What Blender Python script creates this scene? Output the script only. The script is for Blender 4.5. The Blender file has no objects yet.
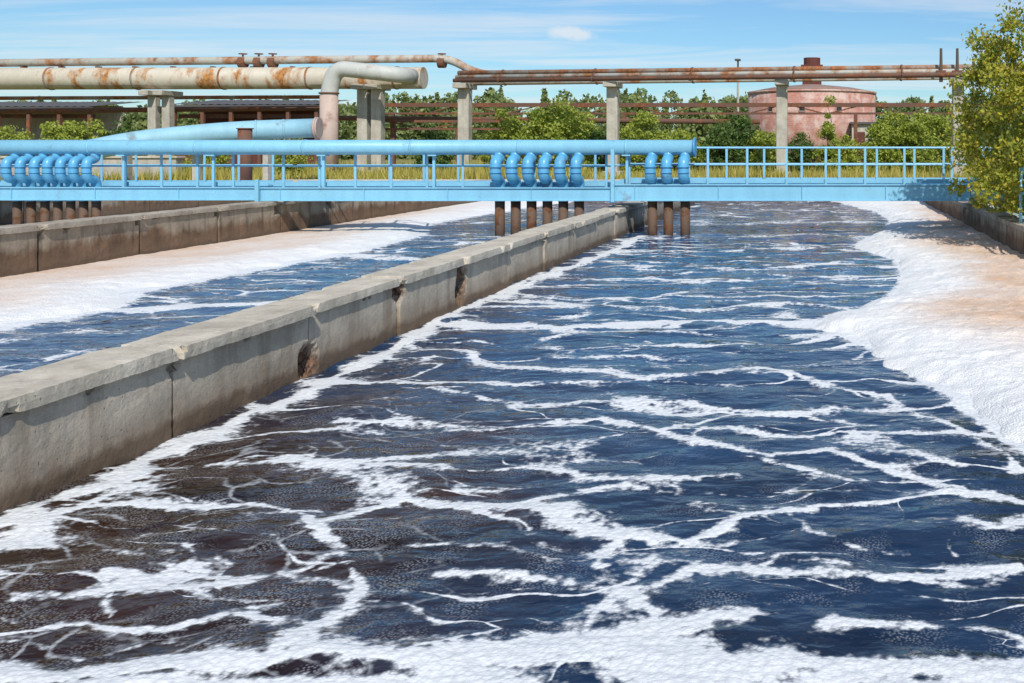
import bpy, math, random
import numpy as np
from mathutils import Vector, Matrix
random.seed(7); rng=np.random.default_rng(7)
S=bpy.context.scene
COL=S.collection
H=2.55; F=995.0
def wx(px,Y): return (px-820.0)*Y/F
def wz(py,Y): return H-(py-147.0)*Y/F
def ground_pt(px,py):
    Y=F*H/(py-147.0); return ((px-820.0)*Y/F, Y)

# ---------------------------------------------------------------- noise
perm=rng.permutation(256); perm=np.concatenate([perm,perm,perm])
ga=rng.random(256)*2*math.pi; gx=np.cos(ga); gy=np.sin(ga)
def perlin(x,y):
    xi=np.floor(x).astype(int); yi=np.floor(y).astype(int)
    xf=x-xi; yf=y-yi; xi&=255; yi&=255
    u=xf*xf*xf*(xf*(xf*6-15)+10); v=yf*yf*yf*(yf*(yf*6-15)+10)
    def g(ix,iy,dx,dy):
        h=perm[perm[ix]+iy]; return gx[h]*dx+gy[h]*dy
    a=g(xi,yi,xf,yf); b=g(xi+1,yi,xf-1,yf); c=g(xi,yi+1,xf,yf-1); d=g(xi+1,yi+1,xf-1,yf-1)
    return (a*(1-u)+b*u)*(1-v)+(c*(1-u)+d*u)*v
def fbm(x,y,o=4):
    r=0;a=1.0
    for i in range(o):
        r=r+a*perlin(x+17.3*i,y+9.1*i); x=x*2.03; y=y*2.03; a*=0.5
    return r
def sstep(t): t=np.clip(t,0,1); return t*t*(3-2*t)

XW=-5.68; TW=0.50
XR=4.5; XL=-15.72; XLL=-25.6
YN=-3.0; YE=48.0
GZ=0.90
HOLES=[((XW,11.07,0.14),0.24),((XW,10.95,0.24),0.13),((XW,15.77,0.47),0.26),((XW,15.72,0.28),0.27),((XW,15.7,0.62),0.16),((XW,13.42,0.62),0.18),((XW,8.72,0.64),0.10)]

# ---------------------------------------------------------------- materials
class NT:
    def __init__(s,name):
        s.m=bpy.data.materials.new(name); s.m.use_nodes=True; s.t=s.m.node_tree
        s.t.nodes.clear()
        s.out=s.t.nodes.new('ShaderNodeOutputMaterial')
        s._pos=None
    def n(s,typ,props=None,**ins):
        nd=s.t.nodes.new(typ)
        if props:
            for k,v in props.items(): setattr(nd,k,v)
        for k,v in ins.items():
            key=int(k[1:]) if (k[0]=='i' and k[1:].isdigit()) else k.replace('_',' ')
            s.set(nd,key,v)
        return nd
    def set(s,nd,key,v):
        sock=nd.inputs[key]
        if isinstance(v,bpy.types.NodeSocket): s.t.links.new(v,sock)
        elif isinstance(v,bpy.types.Node): s.t.links.new(v.outputs[0],sock)
        else: sock.default_value=v
    def pos(s):
        if not s._pos: s._pos=s.n('ShaderNodeNewGeometry')
        return s._pos.outputs['Position']
    def scaled(s,sc,src=None):
        return s.n('ShaderNodeVectorMath',{'operation':'MULTIPLY'},i0=src or s.pos(),i1=sc).outputs[0]
    def noise(s,scale,detail=5,rough=0.55,vec=None,out='Fac',dist=0):
        nd=s.n('ShaderNodeTexNoise',None,Scale=scale,Detail=detail,Roughness=rough,Distortion=dist)
        s.set(nd,'Vector',vec if vec is not None else s.pos()); return nd.outputs[out]
    def ramp(s,fac,stops,interp='LINEAR'):
        nd=s.n('ShaderNodeValToRGB'); s.set(nd,0,fac); cr=nd.color_ramp; cr.interpolation=interp
        while len(cr.elements)<len(stops): cr.elements.new(0.5)
        for e,(p,c) in zip(cr.elements,stops):
            e.position=p; e.color=(c[0],c[1],c[2],1) if hasattr(c,'__len__') else (c,c,c,1)
        return nd.outputs[0]
    def rng(s,v,a,b,c=0.0,d=1.0,smooth=False):
        nd=s.n('ShaderNodeMapRange',{'interpolation_type':'SMOOTHSTEP' if smooth else 'LINEAR'})
        s.set(nd,0,v); s.set(nd,1,a); s.set(nd,2,b); s.set(nd,3,c); s.set(nd,4,d); return nd.outputs[0]
    def math(s,op,a,b=0.0,clamp=False):
        nd=s.n('ShaderNodeMath',{'operation':op,'use_clamp':clamp}); s.set(nd,0,a); s.set(nd,1,b); return nd.outputs[0]
    def mix(s,fac,a,b,blend='MIX'):
        nd=s.n('ShaderNodeMix',{'data_type':'RGBA','blend_type':blend})
        s.set(nd,0,fac); s.set(nd,6,a if not isinstance(a,tuple) else (*a,1)); s.set(nd,7,b if not isinstance(b,tuple) else (*b,1))
        return nd.outputs[2]
    def bump(s,h,strength=0.3,dist=0.02,normal=None):
        nd=s.n('ShaderNodeBump',None,Strength=strength,Distance=dist,Height=h)
        if normal is not None: s.set(nd,'Normal',normal)
        return nd.outputs[0]
    def bsdf(s,col,rough=0.8,normal=None,**kw):
        b=s.n('ShaderNodeBsdfPrincipled')
        s.set(b,'Base Color',col if not isinstance(col,tuple) else (*col,1)); s.set(b,'Roughness',rough)
        if normal is not None: s.set(b,'Normal',normal)
        for k,v in kw.items(): s.set(b,k.replace('_',' '),v)
        return b
    def done(s,b):
        s.t.links.new(b.outputs[0],s.out.inputs[0]); return s.m

def concrete(name,light,dark,stain,wl=0.22,stainamt=0.5,upper=None,damage=(),bs=0.65):
    t=NT(name)
    a=t.noise(1.3,8,0.66); st=t.noise(1.0,6,0.6,vec=t.scaled((5,4,0.45))); f=t.noise(38,4,0.75)
    c=t.mix(t.rng(a,0.36,0.64),dark,light)
    z=t.n('ShaderNodeSeparateXYZ',None,i0=t.pos()).outputs[2]
    j=t.math('ADD',z,t.math('MULTIPLY',t.math('SUBTRACT',t.noise(2.4,6,0.65),0.5),-0.30))
    if upper:
        ju=t.math('ADD',z,t.math('MULTIPLY',t.math('SUBTRACT',t.noise(1.0,6,0.65,vec=t.scaled((1.6,1.6,0.8))),0.5),-0.9))
        c=t.mix(t.rng(ju,0.42,0.60),c,t.mix(t.rng(a,0.35,0.65),tuple(x*0.7 for x in upper),upper))
    c=t.mix(t.math('MULTIPLY',t.rng(st,0.5,0.70),stainamt),c,stain)
    c=t.mix(t.rng(f,0.3,0.75,0.0,0.36),c,tuple(x*0.45 for x in dark))
    if wl: 
        c=t.mix(t.rng(j,wl+0.04,wl-0.04),c,(0.045,0.028,0.018))
        c=t.mix(t.rng(j,wl+0.28,wl,0,0.65),c,(0.20,0.135,0.085))
    if damage:
        wob=t.n('ShaderNodeVectorMath',{'operation':'MULTIPLY_ADD'},i0=t.noise(9,4,0.7,out='Color'),i1=(0.26,0.26,0.26),i2=t.pos()).outputs[0]
        for (p,r) in damage:
            d=t.n('ShaderNodeVectorMath',{'operation':'DISTANCE'},i0=wob,i1=(p[0]+0.13,p[1]+0.13,p[2]+0.13)).outputs['Value']
            c=t.mix(t.rng(d,r*1.05,r*0.70),c,t.mix(t.rng(t.noise(16,4,0.7),0.4,0.6),(0.045,0.025,0.018),(0.25,0.14,0.085)))
    vv=t.n('ShaderNodeVectorMath',{'operation':'MULTIPLY_ADD'},i0=t.noise(14,2,0.6,out='Color'),i1=(0.05,0.05,0.05),i2=t.pos()).outputs[0]
    pit=t.n('ShaderNodeTexVoronoi',None,Scale=17,Vector=vv).outputs[0]
    pits=t.rng(pit,0.0,0.18)
    pm=t.rng(t.noise(1.7,3,0.6),0.43,0.60)
    c=t.mix(t.math('MULTIPLY',t.rng(pits,0.0,1.0,0.75,0.0),pm),c,(0.08,0.07,0.055))
    h=t.math('ADD',t.math('MULTIPLY',f,0.6),t.math('ADD',t.math('MULTIPLY',a,0.7),t.math('MULTIPLY',t.math('MULTIPLY',pits,pm),0.8)))
    return t.done(t.bsdf(c,0.92,t.bump(h,bs,0.02)))
M_wall=concrete('weathered_concrete',(0.62,0.54,0.43),(0.40,0.345,0.275),(0.24,0.185,0.13),wl=0.15,stainamt=0.65,damage=HOLES)
M_wallb=concrete('stained_brown_concrete',(0.30,0.185,0.11),(0.12,0.072,0.044),(0.05,0.032,0.02),wl=0.14,stainamt=0.7,upper=(0.46,0.38,0.28))
M_cop=concrete('coping_concrete',(0.74,0.67,0.55),(0.50,0.44,0.35),(0.27,0.22,0.15),wl=0,stainamt=0.45)
M_copb=concrete('pale_coping_concrete',(0.54,0.47,0.38),(0.34,0.285,0.22),(0.16,0.12,0.08),wl=0,stainamt=0.5)
M_pil=concrete('pillar_concrete',(0.60,0.56,0.48),(0.42,0.38,0.31),(0.25,0.2,0.15),wl=0,stainamt=0.4)

def paint(name,col,rust=0.12,rough=0.45,dirt=(0.10,0.08,0.06),rc=(0.20,0.065,0.025),scale=1.3,lo=0.62,wid=0.05,mapv=None):
    t=NT(name)
    vec=t.scaled(mapv) if mapv else None
    a=t.noise(scale,7,0.65,vec=vec); d=t.noise(1.0,5,0.6,vec=t.scaled((3,3,0.8))); f=t.noise(30,3,0.6)
    c=t.mix(t.rng(d,0.35,0.75,0,0.30),col,tuple(x*0.55 for x in col))
    c=t.mix(t.rng(f,0.45,0.8,0,0.22),c,dirt)
    rm=t.rng(a,lo,lo+wid); rr=t.mix(t.rng(t.noise(5,5,0.65),0.35,0.65),rc,tuple(x*0.4 for x in rc))
    c=t.mix(t.math('MULTIPLY',rm,rust,True),c,rr)
    return t.done(t.bsdf(c,t.rng(rm,0,1,rough,0.9),t.bump(t.math('ADD',t.math('MULTIPLY',a,1.0),t.math('MULTIPLY',f,0.25)),0.15,0.02)))
M_blue=paint('sky_blue_paint',(0.25,0.57,0.76),rust=0.5,lo=0.62,wid=0.1)
M_bluef=paint('faded_blue_paint',(0.30,0.56,0.68),rust=0.5,lo=0.58,wid=0.12,rough=0.6)
M_blued=paint('deep_blue_paint',(0.08,0.34,0.60),rust=0.3,lo=0.64)
M_blueb=paint('branch_blue_paint',(0.12,0.43,0.69),rust=0.5,lo=0.62,rough=0.35)
M_cream=paint('cream_pipe_cladding',(0.62,0.56,0.45),rust=1.0,scale=0.8,lo=0.50,wid=0.12,rough=0.6,rc=(0.56,0.25,0.075),mapv=(1.2,0.6,0.5))
M_white=paint('pale_grey_pipe_cladding',(0.55,0.56,0.52),rust=0.6,scale=0.9,lo=0.56,wid=0.15,rough=0.55,rc=(0.34,0.17,0.08))
M_pink=paint('faded_pinkish_cladding',(0.56,0.43,0.37),rust=0.8,scale=1.0,lo=0.52,wid=0.15,rough=0.7,rc=(0.30,0.12,0.07))
M_rust=paint('rusty_steel',(0.16,0.08,0.055),rust=1.0,scale=1.2,lo=0.48,wid=0.12,rough=0.85,rc=(0.30,0.11,0.05))
M_rustl=paint('flaking_rust_pipe',(0.50,0.48,0.42),rust=0.95,scale=1.0,lo=0.47,wid=0.13,rough=0.8,rc=(0.48,0.20,0.07),mapv=(0.8,0.6,0.6))
M_rustm=paint('streaky_orange_rust_pipe',(0.34,0.29,0.24),rust=0.95,scale=1.0,lo=0.42,wid=0.13,rough=0.8,rc=(0.44,0.16,0.055),mapv=(0.8,0.6,0.6))
M_drop=paint('brown_drop_pipe',(0.14,0.085,0.055),rust=1.0,scale=2.5,lo=0.5,rough=0.8,rc=(0.22,0.09,0.035))
M_dark=paint('dark_roofing',(0.10,0.10,0.105),rust=0.4,rough=0.8)
M_roofp=paint('faded_grey_red_roofing',(0.30,0.20,0.17),rust=0.4,rough=0.9)
M_redbox=paint('dark_red_steel',(0.13,0.035,0.027),rust=0.4,rough=0.8)
M_win=NT('window_glass'); M_win=M_win.done(M_win.bsdf((0.03,0.03,0.03),0.25))
M_bark=paint('bark',(0.12,0.09,0.065),rust=0.0,rough=0.95)

def brick(name,c1,c2,mort):
    t=NT(name)
    tc=t.n('ShaderNodeTexCoord').outputs['UV']
    b=t.n('ShaderNodeTexBrick',None,Vector=tc,Color1=(*c1,1),Color2=(*c2,1),Mortar=(*mort,1),Scale=1.0)
    b.inputs['Mortar Size'].default_value=0.012; b.inputs['Brick Width'].default_value=0.5; b.inputs['Row Height'].default_value=0.16
    c=t.mix(t.rng(t.noise(0.8,7,0.72),0.45,0.58,0,0.85),b.outputs[0],(0.60,0.46,0.40))
    c=t.mix(t.rng(t.noise(1.0,5,0.6,vec=t.scaled((1.5,1.5,0.3))),0.5,0.68,0,0.5),c,(0.24,0.12,0.09))
    return t.done(t.bsdf(c,0.9,t.bump(b.outputs[1],0.3,0.02)))
M_brick=brick('salmon_brick',(0.50,0.23,0.17),(0.42,0.17,0.13),(0.42,0.30,0.25))

def foliage(name,cols,rough=0.6,nscale=0.8,tl=0.35):
    t=NT(name)
    g=t.n('ShaderNodeNewGeometry')
    r=g.outputs['Random Per Island']
    n=t.noise(nscale,3,0.5)
    v=t.math('ADD',t.math('MULTIPLY',r,0.65),t.math('MULTIPLY',n,0.5),True)
    k=len(cols); c=t.ramp(v,[(0.12+0.8*i/(k-1),cols[i]) for i in range(k)])
    d=t.bsdf(c,rough); tr=t.n('ShaderNodeBsdfTranslucent',None,Color=c)
    m=t.n('ShaderNodeMixShader',None,i0=tl); t.set(m,1,d.outputs[0]); t.set(m,2,tr.outputs[0])
    return t.done(m)
M_leafy=foliage('yellowing_leaves',[(0.10,0.15,0.02),(0.22,0.29,0.035),(0.38,0.40,0.045),(0.60,0.48,0.05),(0.28,0.33,0.04)])
M_leafg=foliage('bright_green_leaves',[(0.13,0.20,0.03),(0.30,0.39,0.05),(0.46,0.50,0.085),(0.33,0.38,0.06)])
M_leafd=foliage('dark_green_leaves',[(0.05,0.10,0.03),(0.10,0.18,0.04),(0.18,0.26,0.055)])
M_forest=foliage('distant_wood_leaves',[(0.11,0.17,0.065),(0.19,0.26,0.085),(0.30,0.34,0.11),(0.22,0.26,0.10)],nscale=0.07)
M_weed=foliage('dry_grass_blades',[(0.18,0.24,0.04),(0.38,0.36,0.08),(0.58,0.48,0.13),(0.60,0.50,0.11),(0.26,0.30,0.06)],nscale=0.22)

def ground_mat():
    t=NT('meadow_ground')
    a=t.noise(0.16,6,0.6); b=t.noise(2.5,6,0.7)
    c=t.ramp(t.math('ADD',t.math('MULTIPLY',a,0.7),t.math('MULTIPLY',b,0.3)),[(0.3,(0.08,0.12,0.025)),(0.47,(0.22,0.21,0.05)),(0.56,(0.38,0.31,0.10)),(0.7,(0.15,0.17,0.04))])
    return t.done(t.bsdf(c,0.95,t.bump(b,0.6,0.1)))
M_ground=ground_mat()

def foam_mat():
    t=NT('thick_foam')
    at=t.n('ShaderNodeAttribute',{'attribute_name':'tan'}).outputs['Fac']
    n1=t.noise(0.8,5,0.6); n2=t.noise(5,6,0.7); n3=t.noise(17,3,0.6)
    f=t.math('MULTIPLY',at,t.rng(t.math('ADD',t.math('MULTIPLY',n1,0.7),t.math('MULTIPLY',n2,0.3)),0.30,0.66,0.15,1.0),True)
    c=t.mix(f,(0.86,0.86,0.85),(0.66,0.40,0.23))
    c=t.mix(t.math('MULTIPLY',at,0.25),c,(0.84,0.66,0.52))
    v=t.n('ShaderNodeTexVoronoi',None,Scale=40,Vector=t.pos()).outputs[0]
    v3=t.noise(60,3,0.8)
    c=t.mix(t.rng(v3,0.52,0.76,0,0.34),c,(0.50,0.44,0.38))
    h=t.math('ADD',t.math('MULTIPLY',v,-0.5),t.math('ADD',t.math('MULTIPLY',n3,0.8),t.math('ADD',t.math('MULTIPLY',n2,0.8),t.math('MULTIPLY',v3,0.4))))
    return t.done(t.bsdf(c,0.9,t.bump(h,0.6,0.035)))
M_foam=foam_mat()

def water_mat():
    t=NT('aerated_water')
    A=t.n('ShaderNodeAttribute',{'attribute_name':'foam'}).outputs['Fac']
    B=t.n('ShaderNodeAttribute',{'attribute_name':'silt'}).outputs['Fac']
    Y=t.n('ShaderNodeSeparateXYZ',None,i0=t.pos()).outputs[1]
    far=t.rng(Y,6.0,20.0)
    flat=t.scaled((1,1,0))
    wn=t.noise(0.8,2.0,0.5,out='Color')
    wv=t.n('ShaderNodeVectorMath',{'operation':'SUBTRACT'},i0=wn,i1=(0.5,0.5,0.5)).outputs[0]
    w=t.n('ShaderNodeVectorMath',{'operation':'MULTIPLY_ADD'},i0=wv,i1=(1.8,1.2,0),i2=t.pos()).outputs[0]
    def vor(sc,offs=(0,0,0),src=None,feat='DISTANCE_TO_EDGE'):
        p=t.n('ShaderNodeVectorMath',{'operation':'MULTIPLY_ADD'},i0=src or w,i1=sc,i2=offs).outputs[0]
        return t.n('ShaderNodeTexVoronoi',{'feature':feat,'voronoi_dimensions':'2D'},Vector=p,Scale=1.0).outputs[0]
    def line(sc,wlo,whi,nsc,offs=(0,0,0)):
        d=vor(sc,offs); wd=t.rng(t.noise(nsc,2,0.5),0.38,0.64,wlo,whi)
        q=t.math('DIVIDE',d,wd); return t.rng(q,0.0,1.0,1.0,0.0)
    m1=t.rng(t.noise(0.55,3,0.55,vec=t.scaled((0.7,1.3,1))),0.42,0.58)
    m2=t.rng(t.noise(0.75,3,0.55,vec=t.scaled((0.8,1.4,1))),0.45,0.60)
    l1=t.math('MULTIPLY',line((0.28,1.0,1),0.03,0.22,0.8),t.rng(m1,0,1,0.36,0.78))
    l2=t.math('MULTIPLY',line((0.75,2.3,1),0.015,0.13,1.5,(3.1,7.7,0)),t.rng(m2,0,1,0.16,0.60))
    tot=t.math('MAXIMUM',l1,l2)
    tot=t.math('MAXIMUM',A,t.math('ADD',tot,t.math('MULTIPLY',A,0.35)))
    cw=t.n('ShaderNodeVectorMath',{'operation':'MULTIPLY_ADD'},i0=t.noise(6,1,0.5,out='Color',vec=flat),i1=(0.12,0.12,0),i2=t.pos()).outputs[0]
    c0=t.rng(vor((2.4,3.2,1),(5.5,0.4,0),src=cw),0.02,0.40)
    c1=t.rng(vor((6.0,7.0,1),src=cw),0.05,0.40,0,1,True)
    # round bright bubbles: distance from each bubble centre
    b2=t.rng(vor((19,20,1),(1.7,4.1,0),src=t.pos(),feat='F1'),0.15,0.75)
    b3=t.rng(vor((47,49,1),(0.7,2.1,0),src=t.pos(),feat='F1'),0.15,0.75)
    nf=t.noise(4.0,5,0.62,vec=flat); nfx=t.noise(50,1,0.5,vec=flat)
    hole=t.math('ADD',t.math('ADD',t.math('MULTIPLY',c0,0.16),t.math('MULTIPLY',c1,0.22)),t.math('ADD',t.math('MULTIPLY',b2,0.16),t.math('MULTIPLY',b3,0.07)))
    tt=t.math('SUBTRACT',t.math('MULTIPLY',tot,1.30),hole)
    tt=t.math('ADD',tt,t.math('MULTIPLY',t.math('SUBTRACT',nf,0.5),0.75))
    fac=t.rng(tt,0.17,0.58,0,1,True)
    lb=t.rng(vor((1.9,3.2,1),(9.1,2.2,0)),0.0,0.10,1.0,0.0)
    lb=t.math('SUBTRACT',lb,t.math('MULTIPLY',b2,0.45))
    lb=t.math('MULTIPLY',t.math('MULTIPLY',lb,t.rng(t.noise(1.3,3,0.5),0.44,0.58)),t.math('ADD',t.math('MULTIPLY',B,0.80),0.04))
    lb=t.rng(lb,0.10,0.60,0,0.55)
    lb=t.math('MULTIPLY',lb,t.rng(far,0,1,1.0,0.2))
    fac=t.math('MAXIMUM',fac,lb)
    sp=t.math('MULTIPLY',t.rng(b3,0.45,0.10),t.rng(t.math('ADD',t.noise(2.2,5,0.65),t.math('MULTIPLY',B,0.07)),0.52,0.66,0,0.5))
    sp=t.math('MULTIPLY',sp,t.rng(far,0,0.5,1.0,0.0))
    fac=t.math('MAXIMUM',fac,t.math('MULTIPLY',sp,0.6))
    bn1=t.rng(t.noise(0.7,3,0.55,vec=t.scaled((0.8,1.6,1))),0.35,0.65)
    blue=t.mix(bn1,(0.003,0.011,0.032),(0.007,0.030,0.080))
    blue=t.mix(far,blue,t.mix(bn1,(0.008,0.046,0.125),(0.022,0.095,0.22)))  # brighter blue with distance: sky reflection painted into the base colour
    deep=t.mix(B,blue,t.mix(bn1,(0.012,0.0055,0.004),(0.040,0.016,0.008)))
    wvp=t.scaled((1.0,1.5,1.0))
    b1=t.noise(1.6,2.5,0.48,vec=wvp,dist=0.4); bb2=t.noise(7,2.0,0.5,vec=wvp,dist=0.3)
    hh=t.math('ADD',b1,t.math('MULTIPLY',bb2,t.rng(far,0,1,0.17,0.06)))
    bn=t.bump(hh,1.0,0.062)
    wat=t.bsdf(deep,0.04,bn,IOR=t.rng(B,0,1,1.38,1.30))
    fh=t.math('SUBTRACT',t.math('MULTIPLY',fac,0.9),t.math('ADD',t.math('MULTIPLY',b2,0.40),t.math('ADD',t.math('MULTIPLY',b3,0.15),t.math('MULTIPLY',c1,0.3))))
    fcol=t.mix(t.rng(fac,0.4,1.0),(0.60,0.63,0.66),(0.84,0.86,0.87))
    fcol=t.mix(t.math('MULTIPLY',b2,0.28),fcol,(0.38,0.41,0.46))
    fcol=t.mix(t.math('MULTIPLY',b3,0.16),fcol,(0.38,0.40,0.44))
    fo=t.bsdf(fcol,0.85,t.bump(fh,0.45,0.022))
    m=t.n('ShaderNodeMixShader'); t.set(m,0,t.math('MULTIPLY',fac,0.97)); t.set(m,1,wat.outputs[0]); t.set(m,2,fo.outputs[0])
    return t.done(m)
M_water=water_mat()

# ---------------------------------------------------------------- mesh helpers
WL={}
def link(o): COL.objects.link(o); return o
def thing(name,label,cat,loc,group=None):
    o=bpy.data.objects.new(name,None); o.empty_display_size=0.3; link(o); o.location=loc
    WL[o]=Vector(loc); o["label"]=label; o["category"]=cat
    if group: o["group"]=group
    return o
class MB:
    def __init__(s): s.v=[]; s.f=[]; s.m=[]; s.uv=None
    def quad(s,a,b,c,d,mi=0):
        k=len(s.v); s.v+= [a,b,c,d]; s.f.append((k,k+1,k+2,k+3)); s.m.append(mi)
    def box(s,x0,x1,y0,y1,z0,z1,mi=0):
        k=len(s.v)
        s.v+=[(x0,y0,z0),(x1,y0,z0),(x1,y1,z0),(x0,y1,z0),(x0,y0,z1),(x1,y0,z1),(x1,y1,z1),(x0,y1,z1)]
        for q in [(0,3,2,1),(4,5,6,7),(0,1,5,4),(1,2,6,5),(2,3,7,6),(3,0,4,7)]:
            s.f.append(tuple(k+i for i in q)); s.m.append(mi)
        return s
    def tube(s,pts,r,seg=16,cap=True,mi=0):
        pts=[Vector(p) for p in pts]; n=len(pts)
        rs=r if hasattr(r,'__len__') else [r]*n
        k0=len(s.v); up=None
        for i in range(n):
            if i==0: d=pts[1]-pts[0]
            elif i==n-1: d=pts[-1]-pts[-2]
            else: d=(pts[i+1]-pts[i]).normalized()+(pts[i]-pts[i-1]).normalized()
            d.normalize()
            if up is None:
                up=Vector((0,0,1)) if abs(d.z)<0.9 else Vector((1,0,0))
            u=(up-d*up.dot(d)); u.normalize(); w=d.cross(u); up=u
            for j in range(seg):
                a=2*math.pi*j/seg; p=pts[i]+u*(math.cos(a)*rs[i])+w*(math.sin(a)*rs[i]); s.v.append(tuple(p))
        for i in range(n-1):
            for j in range(seg):
                a=k0+i*seg+j; b=k0+i*seg+(j+1)%seg
                s.f.append((a,b,b+seg,a+seg)); s.m.append(mi)
        if cap:
            s.f.append(tuple(k0+j for j in reversed(range(seg)))); s.m.append(mi)
            s.f.append(tuple(k0+(n-1)*seg+j for j in range(seg))); s.m.append(mi)
        return s
    def build(s,name,mats,parent=None,origin=None,smooth=False,bevel=0,kind=None,label=None,cat=None,group=None):
        V=np.array(s.v,dtype=float)
        if origin is None:
            mn=V.min(0); mx=V.max(0); origin=Vector(((mn[0]+mx[0])/2,(mn[1]+mx[1])/2,mn[2]))
        origin=Vector(origin)
        V=V-np.array(origin)
        me=bpy.data.meshes.new(name); me.from_pydata(V.tolist(),[],s.f)
        if not isinstance(mats,(list,tuple)): mats=[mats]
        for m in mats: me.materials.append(m)
        if len(mats)>1: me.polygons.foreach_set('material_index',s.m)
        me.update()
        if smooth:
            me.polygons.foreach_set('use_smooth',[len(f)<=4 for f in s.f])
        o=bpy.data.objects.new(name,me); link(o)
        WL[o]=origin
        if parent: o.parent=parent; o.location=origin-WL[parent]
        else: o.location=origin
        if bevel:
            b=o.modifiers.new('bevel','BEVEL'); b.width=bevel; b.segments=2; b.limit_method='ANGLE'
        if kind: o["kind"]=kind
        if label: o["label"]=label
        if cat: o["category"]=cat
        if group: o["group"]=group
        return o
def fillet(pts,R,n=8):
    pts=[Vector(p) for p in pts]; out=[pts[0]]
    for i in range(1,len(pts)-1):
        a,b,c=pts[i-1],pts[i],pts[i+1]
        d1=(a-b); d2=(c-b); r=min(R,d1.length*0.49,d2.length*0.49)
        p=b+d1.normalized()*r; q=b+d2.normalized()*r
        for k in range(n+1):
            t=k/n; out.append(p*(1-t)**2+b*2*t*(1-t)+q*t*t)
    out.append(pts[-1]); return out
def grid_mesh(name,X,Y,Z,mat,attrs=None,keep=None,kind='structure',smooth=True):
    ny,nx=X.shape
    V=np.stack([X.ravel(),Y.ravel(),Z.ravel()],1)
    i=np.arange(ny*nx).reshape(ny,nx)
    Fq=np.stack([i[:-1,:-1].ravel(),i[:-1,1:].ravel(),i[1:,1:].ravel(),i[1:,:-1].ravel()],1)
    if keep is not None:
        kp=(keep[:-1,:-1]|keep[:-1,1:]|keep[1:,1:]|keep[1:,:-1]).ravel(); Fq=Fq[kp]
    me=bpy.data.meshes.new(name); me.from_pydata(V.tolist(),[],Fq.tolist()); me.materials.append(mat)
    if attrs:
        for k,a in attrs.items():
            at=me.attributes.new(k,'FLOAT','POINT'); at.data.foreach_set('value',a.ravel().astype(np.float32))
    if smooth: me.polygons.foreach_set('use_smooth',[True]*len(me.polygons))
    me.update(); o=bpy.data.objects.new(name,me); link(o); o["kind"]=kind; return o
def leaves(name,P,size,mat,parent=None,kind=None,aspect=0.55,flat=0.0,origin=None):
    n=len(P); P=np.asarray(P)
    a=rng.normal(size=(n,3)); a/=np.linalg.norm(a,axis=1)[:,None]
    b=rng.normal(size=(n,3)); b-=a*(a*b).sum(1)[:,None]; b/=np.linalg.norm(b,axis=1)[:,None]
    sz=(size*(0.6+0.8*rng.random(n)))[:,None]
    V=np.stack([P-a*sz,P-b*sz*aspect,P+a*sz,P+b*sz*aspect],1).reshape(-1,3)
    o0=Vector(origin) if origin is not None else Vector((0,0,0))
    V=V-np.array(o0)
    Fq=np.arange(n*4).reshape(n,4)
    me=bpy.data.meshes.new(name); me.from_pydata(V.tolist(),[],Fq.tolist()); me.materials.append(mat); me.update()
    o=bpy.data.objects.new(name,me); link(o); WL[o]=o0
    if parent: o.parent=parent; o.location=o0-WL[parent]
    else: o.location=o0
    if kind: o["kind"]=kind
    return o

# ---------------------------------------------------------------- channel geometry
def ys(y0,y1,k):
    n=int(math.log(y1/y0)/k); return y0*np.exp(np.linspace(0,math.log(y1/y0),n))

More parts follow.
